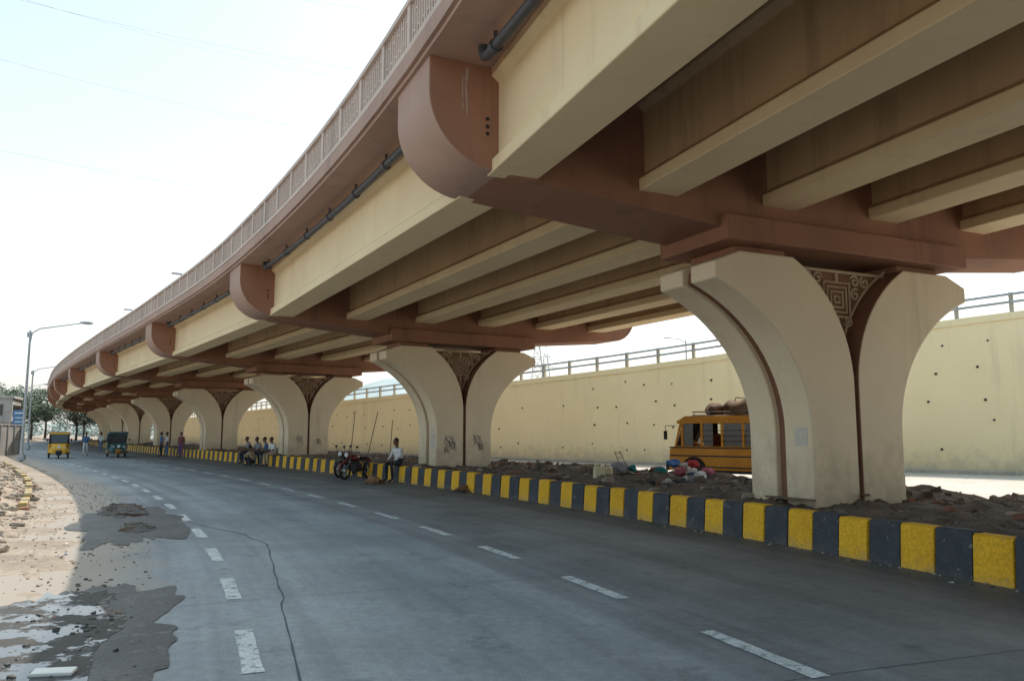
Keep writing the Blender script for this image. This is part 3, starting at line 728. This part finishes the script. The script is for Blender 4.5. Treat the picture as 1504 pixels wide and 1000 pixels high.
for px,sh,pa,s in ((-.445,cb,cd,4.0),(-.438,cw,cb,3.7),(-.420,cr,cp_,3.5)):
    a=find_a(px,s); person('person_standing',STAND,pt(a,s,0),2.0+R.random(),sh,pa,.98)
person('person_standing',STAND,pt(find_a(-.452,-1),-1,.4),1.0,cw,cd,.95)
person('man_walking',WALK,(-30.2,55.8,0),math.radians(200),cb,cw,.98)
person('man_walking',WALK,(-35.5,68,0),math.radians(30),cw,cb,.98)
def dog(loc,rz,col,sc=1):
    e=empty('dog_lying',loc,rz,sc); m=M('dog_fur',col,tuple(x*.6 for x in col),8,.9,.4,60)
    P=[(0,0,.15),(.18,.02,.15),(.36,.0,.16),(-.16,0,.13),(.47,-.02,.22),(.55,-.06,.20),(.66,-.12,.16), (-.26,.0,.12),(-.36,.12,.05),(-.30,.28,.03),(-.14,.36,.03),
       (.30,.12,.08),(.42,.20,.03),(.56,.22,.025),(.30,-.12,.08),(.44,-.2,.03),(.56,-.24,.025),(-.15,-.12,.1),(.02,-.22,.08),(-.12,-.30,.03),(.02,-.36,.025),(-.12,.14,.08),(.02,.22,.06),(-.1,.26,.03)]
    E=[(0,1),(1,2),(0,3),(2,4),(4,5),(5,6),(3,7),(7,8),(8,9),(9,10),(2,11),(11,12),(12,13),(2,14),(14,15),(15,16),(3,17),(17,18),(18,19),(19,20),(3,21),(21,22),(22,23)]
    Rr=[.11,.13,.12,.10,.075,.07,.03,.06,.022,.016,.01,.05,.03,.022,.05,.03,.022,.07,.045,.025,.02,.07,.045,.022]
    skinmesh('body',P,E,Rr,[m],[0]*len(E),e)
    b=MB()
    for s in (1,-1): b.tube([(.53,-.06+s*.045,.245),(.50,-.06+s*.07,.30)],[.03,.006],6)
    b.ell((.685,-.135,.165),(.015,.015,.012),6,5,1); b.obj('ears_nose',[m,dark],e,smooth=True)
dog((-4.55,26.4,0),2.2,(.30,.16,.08),.95)
dog((-1.35,22.8,0),.6,(.27,.14,.07),.85)
# ---------------------------------------------------------------- belongings on the median
def bundles(name,c,n,rad,cols,zs=.0,sz=(.15,.35)):
    e=empty(name,c); 
    for i,cm in enumerate(cols):
        b=MB()
        for k in range(n):
            r=R.uniform(*sz); b.ell((R.gauss(0,rad),R.gauss(0,rad*.6),r*.4+zs*R.random()),(r,r*.8,r*.6),24,16,jit=.9)
        b.obj('bundle_%d'%i,cm,e,smooth=True)
bundles('cloth_bundles',(5.15,23.0,.42),2,.3,[cloth('bn_blue',(.1,.22,.5)),cloth('bn_red',(.45,.05,.05)),cloth('bn_white',(.6,.58,.55)),cw,cloth('bn_pink',(.5,.15,.2))],.35,(.10,.2))
bundles('tarpaulin_heap',(3.6,24.6,.42),2,.5,[cloth('bn_teal',(.03,.25,.22)),cloth('bn_grey',(.3,.3,.32)),cloth('bn_brown',(.2,.12,.08))],.1,(.12,.25))
bundles('cloth_bundles',(1.9,25.5,.4),3,.6,[cloth('bn_dark',(.06,.06,.07)),cloth('bn_tan',(.3,.24,.17))],.1,(.12,.25))
bundles('scrap_heap',(4.6,19.8,.40),3,.45,[cloth('sh_dark',(.05,.05,.055)),cloth('sh_grey',(.25,.24,.23)),cloth('sh_white',(.5,.5,.48))],.05,(.07,.16))
def jerry(x,y,z,rz):
    e=empty('jerrycan',(x,y,z),rz); m=M('dirty_plastic',(.62,.55,.36),(.5,.43,.28),4,.5,.05)
    b=MB(); b.obox((0,0,.18),(.3,.2,.36),taper=.92); b.obj('can',m,e,bevel=.04)
    b=MB(); b.tube([(-.08,0,.35),(-.08,0,.42)],.035,10); b.tube([(-.02,0,.36),(0,0,.42),(.1,0,.42),(.12,0,.36)],.016,8); b.obj('neck_and_handle',m,e,smooth=True)
jerry(2.3,20.9,.45,.4); jerry(2.6,21.3,.42,1.2)
e=empty('hand_cart',(3.6,25.5,.42),.8,.62)
b=MB()
for sx in (-.25,.25): b.tube([(sx,0,.1),(sx,.1,.5),(sx,.35,1.0),(sx*.8,.42,1.1)],.02,6)
for z,y in ((.25,.03),(.5,.1),(.75,.22),(1.0,.35)): b.tube([(-.25,y,z),(.25,y,z)],.016,6)
b.tube([(-.25,0,.1),(-.25,-.35,.1),(.25,-.35,.1),(.25,0,.1)],.02,6); b.obj('frame',M('rusty_steel',(.16,.06,.04),(.1,.04,.03),8,.8),e)
b=MB(); wheel(b,(-.3,0,.12),.12,.05); wheel(b,(.3,0,.12),.12,.05); b.obj('wheels',[dark,steel],e)
b=MB()
for i in range(22):
    a=R.uniform(.6,2.0);s=R.uniform(-3,1.8);q=pt(a,s,.52);th=R.uniform(0,3.1);b.obox(q,(R.uniform(.6,1.8),.12,.03),Matrix.Rotation(th,3,'Z')@Matrix.Rotation(R.uniform(-.1,.1),3,'Y'))
b.obj('scrap_planks',M('weathered_wood',(.22,.16,.11),(.13,.1,.07),3,.9,.3,20,stretch=(4,1,1)))
b=MB()
for x,y,h,dx in ((-4.2,33.5,2.2,.1),(-5.4,34.5,2.6,.5),(-6.4,36,2.7,.2)): b.tube([(x-1,y,.3),(x-1+dx,y,h)],.018,6)
b.obj('bamboo_poles',M('bamboo',(.2,.13,.07),None,5,.7))
b=MB(); b.obox((0,0,0),(.28,.11,.03),Matrix.Rotation(.1,3,'X')); b.obj('polystyrene_slab',white,loc=(-3.22,5.72,.03),rotz=.15,bevel=.01)
b=MB()
for i in range(170):
    a=R.uniform(.3,3);s=R.choice([R.uniform(12,15),R.uniform(3,3.8),R.uniform(-3,2.5)]);z=(max(dz(a,s),0) if s>11 else (0 if s>2.9 else medz(a,s)))+.02
    q=pt(a,s,z);w=R.uniform(.02,.07);b.add([q+V((R.uniform(-w,w),R.uniform(-w,w),R.uniform(0,.02))) for _ in range(4)],[(0,1,2,3)],R.randrange(3))
b.obj('litter',[white,cloth('litter_blue',(.2,.3,.5)),cloth('litter_red',(.5,.1,.08))],merge=False)
# ---------------------------------------------------------------- left background
b=MB(); b.obox((0,0,1.1),(14,.25,2.2)); b.obox((0,0,2.25),(14.1,.35,.1))
for i in range(7): b.obox((-6.9+i*2.3,-.16,1.1),(.3,.1,2.3))
b.obj('boundary_wall',M('grey_plaster',(.36,.35,.33),(.26,.25,.24),.8,.9,.2,stain=((.15,.14,.13),.5)),loc=(-36.6,56,0),rotz=math.radians(112),bevel=.01)
e=empty('billboard',(-51.5,82,0),math.radians(10))
b=MB(); b.obox((0,0,3.2),(1.2,.08,1.6)); b.obj('panel',M('sign_blue',(.08,.2,.42),(.1,.24,.46),1,.5,0),e)
b=MB(); b.obox((0,-.05,3.7),(.9,.02,.14)); b.obox((0,-.05,3.2),(.8,.02,.1)); b.obox((0,-.05,2.8),(.8,.02,.1)); b.obj('lettering',white,e)
b=MB(); b.tube([(-.5,.05,0),(-.5,.05,4)],.06,8); b.tube([(.5,.05,0),(.5,.05,4)],.06,8); b.obj('posts',steel,e)
e=empty('shop_building',(-66,96,0),math.radians(25))
b=MB(); b.obox((0,0,2.9),(9,7,5.8)); b.obox((0,0,5.95),(9.4,7.4,.3)); b.obox((0,0,3.0),(9.3,7.3,.2)); b.obj('walls',M('pale_plaster',(.50,.48,.45),(.42,.40,.38),.5,.9,0,stain=((.3,.28,.26),.5)),e)
b=MB()
for sx in (-3,-1,1,3):
    for z in (1.6,4.4): b.obox((sx,-3.52,z),(1.1,.1,1.3)); b.obox((4.52,sx*.8,z),(.1,1.0,1.3))
b.obj('windows',glass,e)
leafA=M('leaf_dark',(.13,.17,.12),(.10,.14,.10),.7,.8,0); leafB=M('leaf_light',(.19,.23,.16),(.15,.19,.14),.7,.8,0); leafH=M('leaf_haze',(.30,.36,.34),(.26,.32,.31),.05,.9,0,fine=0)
bark=M('bark',(.12,.09,.07),(.08,.06,.05),4,.9,.5)
def leaves(b,c,r,n,sz,mis):
    for i in range(n):
        d=V((R.gauss(0,1),R.gauss(0,1),R.gauss(0,1))).normalized()*r*(R.random()**.4); p=V(c)+V((d.x,d.y,d.z*.75))
        u=V((R.uniform(-1,1),R.uniform(-1,1),R.uniform(-.6,.6))).normalized();w=u.cross(V((R.uniform(-1,1),R.uniform(-1,1),1))).normalized();s=sz*R.uniform(.5,1.2)
        b.add([p-u*s,p+w*s*.5,p+u*s,p-w*s*.5],[(0,1,2,3)],mis[R.randrange(len(mis))])
def tree(x,y,h,r):
    e=empty('tree',(x,y,0)); t=MB(); b=MB()
    t.tube([(0,0,-.1),(.1,0,h*.25),(-.1,.1,h*.5),(0,0,h*.75)],[.28,.2,.14,.06],8)
    for i in range(13):
        an=i*2.4;zz=h*R.uniform(.4,.95);q=V((math.cos(an)*r*R.uniform(.3,.85),math.sin(an)*r*R.uniform(.3,.85),zz))
        t.tube([(0,0,h*.35),V((q.x*.5,q.y*.5,zz*.8)),q],[.1,.06,.02],6); leaves(b,q,r*R.uniform(.28,.45),200,.26,[0,0,1])
    t.obj('trunk_and_limbs',bark,e); b.obj('crown',[leafA,leafB],e,merge=False,recalc=False)
tree(-73,103,8.5,3.8);tree(-79,126,9,4.5);tree(-97,145,11,5.5); tree(-87,139,8.5,4.5); tree(-93,152,10,5);tree(-98,165,11,5.5);tree(-103,158,11,5);tree(-92,166,8.5,5);tree(-97,178,9,5)
b=MB()
for i in range(560):
    x=-300+i*.9+R.uniform(-3,3);y=265+abs(x+90)*.25+R.uniform(-15,25);leaves(b,(x,y,R.uniform(.5,4.5)),R.uniform(2.5,5),34,.9,[0])
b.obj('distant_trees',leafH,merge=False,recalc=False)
b=MB();nx,ny=50,16;vs=[]
for j in range(ny+1):
    for i in range(nx+1):
        x=-150+i*5;y=290+j*10;hh=27*math.exp(-((x+50)/48)**2)*math.sin(math.pi*j/ny)+2.5*noise.noise(V((x*.04,y*.04,0)))*math.sin(math.pi*j/ny);vs.append((x,y,hh-.2))
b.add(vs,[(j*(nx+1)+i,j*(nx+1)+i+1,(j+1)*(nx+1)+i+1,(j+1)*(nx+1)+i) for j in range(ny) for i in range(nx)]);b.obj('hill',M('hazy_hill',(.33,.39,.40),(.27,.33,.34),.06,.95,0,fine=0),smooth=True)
def pylon(x,y,h):
    b=MB();w=h*.12
    def wd(z): return w*(1-z/h*.85)
    zs=[0,h*.2,h*.38,h*.54,h*.68,h*.8,h*.9,h]
    for sx,sy in ((1,1),(1,-1),(-1,1),(-1,-1)): b.tube([(sx*wd(z),sy*wd(z),z) for z in zs],.10,4)
    for i in range(len(zs)-1):
        z0,z1=zs[i],zs[i+1]
        for s in (1,-1):
            b.tube([(wd(z0),s*wd(z0),z0),(-wd(z1),s*wd(z1),z1)],.05,4);b.tube([(-wd(z0),s*wd(z0),z0),(wd(z1),s*wd(z1),z1)],.05,4);b.tube([(wd(z0),s*wd(z0),z0),(-wd(z0),s*wd(z0),z0)],.05,4)
    for z,l in ((h*.72,h*.17),(h*.82,h*.14),(h*.92,h*.11)): b.tube([(-l,0,z),(l,0,z)],.08,4);b.tube([(-l,0,z),(0,0,z+h*.05)],.05,4);b.tube([(l,0,z),(0,0,z+h*.05)],.05,4)
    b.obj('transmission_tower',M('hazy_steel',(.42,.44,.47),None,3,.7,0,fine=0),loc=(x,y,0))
pylon(7.5,230,29)
pylon(13,300,32)
b=MB(); b.tube([(0,0,0),(0,0,12)],[.14,.07],8); b.tube([(0,0,11.6),(-.8,0,12.1),(-1.8,0,12.2)],.05,6); b.ell((-2.1,0,12.2),(.4,.15,.09),10,6); b.obj('street_lamp',steel,loc=(19.5,87,0))
b=MB()
for (p,q,sag) in (((-42,38,25.5),(2,95,38),3),((-42,36,28),(6,90,44),3),((-42,42,31),(2,100,47),3),((-46,40,34),(10,88,50),3),((-44,36,20),(-4,100,32),3)):
    P0,Q0=V(p),V(q);b.tube([P0.lerp(Q0,i/20)-V((0,0,sag*4*(i/20)*(1-i/20))) for i in range(21)],.015,4)
b.obj('power_lines',M('cable_grey',(.55,.57,.6),None,3,.7,0))
# ---------------------------------------------------------------- light, sky, camera
D=V((.927*3.95-.375*3,.375*3.95+.927*3,8.45)).normalized()
sun=bpy.data.lights.new('sun','SUN');sun.energy=5.0;sun.angle=math.radians(.5);sun.color=(1,.93,.83)
so=bpy.data.objects.new('sun',sun);scene.collection.objects.link(so);so.rotation_euler=D.to_track_quat('Z','Y').to_euler();so.location=(20,20,60)
w=bpy.data.worlds.new('World');scene.world=w;w.use_nodes=True;nt=w.node_tree
sk=nt.nodes.new('ShaderNodeTexSky');sk.sky_type='NISHITA';sk.sun_disc=False;sk.sun_elevation=math.asin(D.z);sk.sun_rotation=math.atan2(D.x,D.y)
sk.air_density=1.0;sk.dust_density=5.0;sk.ozone_density=1.0;sk.altitude=0
tc=nt.nodes.new('ShaderNodeTexCoord');sp=nt.nodes.new('ShaderNodeSeparateXYZ');nt.links.new(tc.outputs['Generated'],sp.inputs[0])
hr=nt.nodes.new('ShaderNodeValToRGB');nt.links.new(sp.outputs['Z'],hr.inputs['Fac'])
hr.color_ramp.elements[0].position=0;hr.color_ramp.elements[0].color=(1,.99,.95,1);hr.color_ramp.elements[1].position=.55;hr.color_ramp.elements[1].color=(.36,.61,.63,1)
x1=nt.nodes.new('ShaderNodeMixRGB');x1.blend_type='MULTIPLY';x1.inputs[0].default_value=1;x1.inputs[2].default_value=(5.4,5.35,5.3,1);nt.links.new(hr.outputs[0],x1.inputs[1])
x2=nt.nodes.new('ShaderNodeMixRGB');x2.blend_type='ADD';x2.inputs[0].default_value=1;nt.links.new(sk.outputs[0],x2.inputs[1]);nt.links.new(x1.outputs[0],x2.inputs[2])
bg=nt.nodes['Background'];bg.inputs['Strength'].default_value=.15;nt.links.new(x2.outputs[0],bg.inputs['Color'])
cam=bpy.data.cameras.new('camera');co=bpy.data.objects.new('camera',cam);scene.collection.objects.link(co);scene.camera=co
co.location=(0,0,1.7);co.rotation_euler=(math.radians(96.7),0,0);cam.sensor_width=36;cam.lens=27.45;cam.clip_end=5000;cam.clip_start=.05
scene.view_settings.view_transform='Standard';scene.view_settings.look='None';scene.view_settings.exposure=0
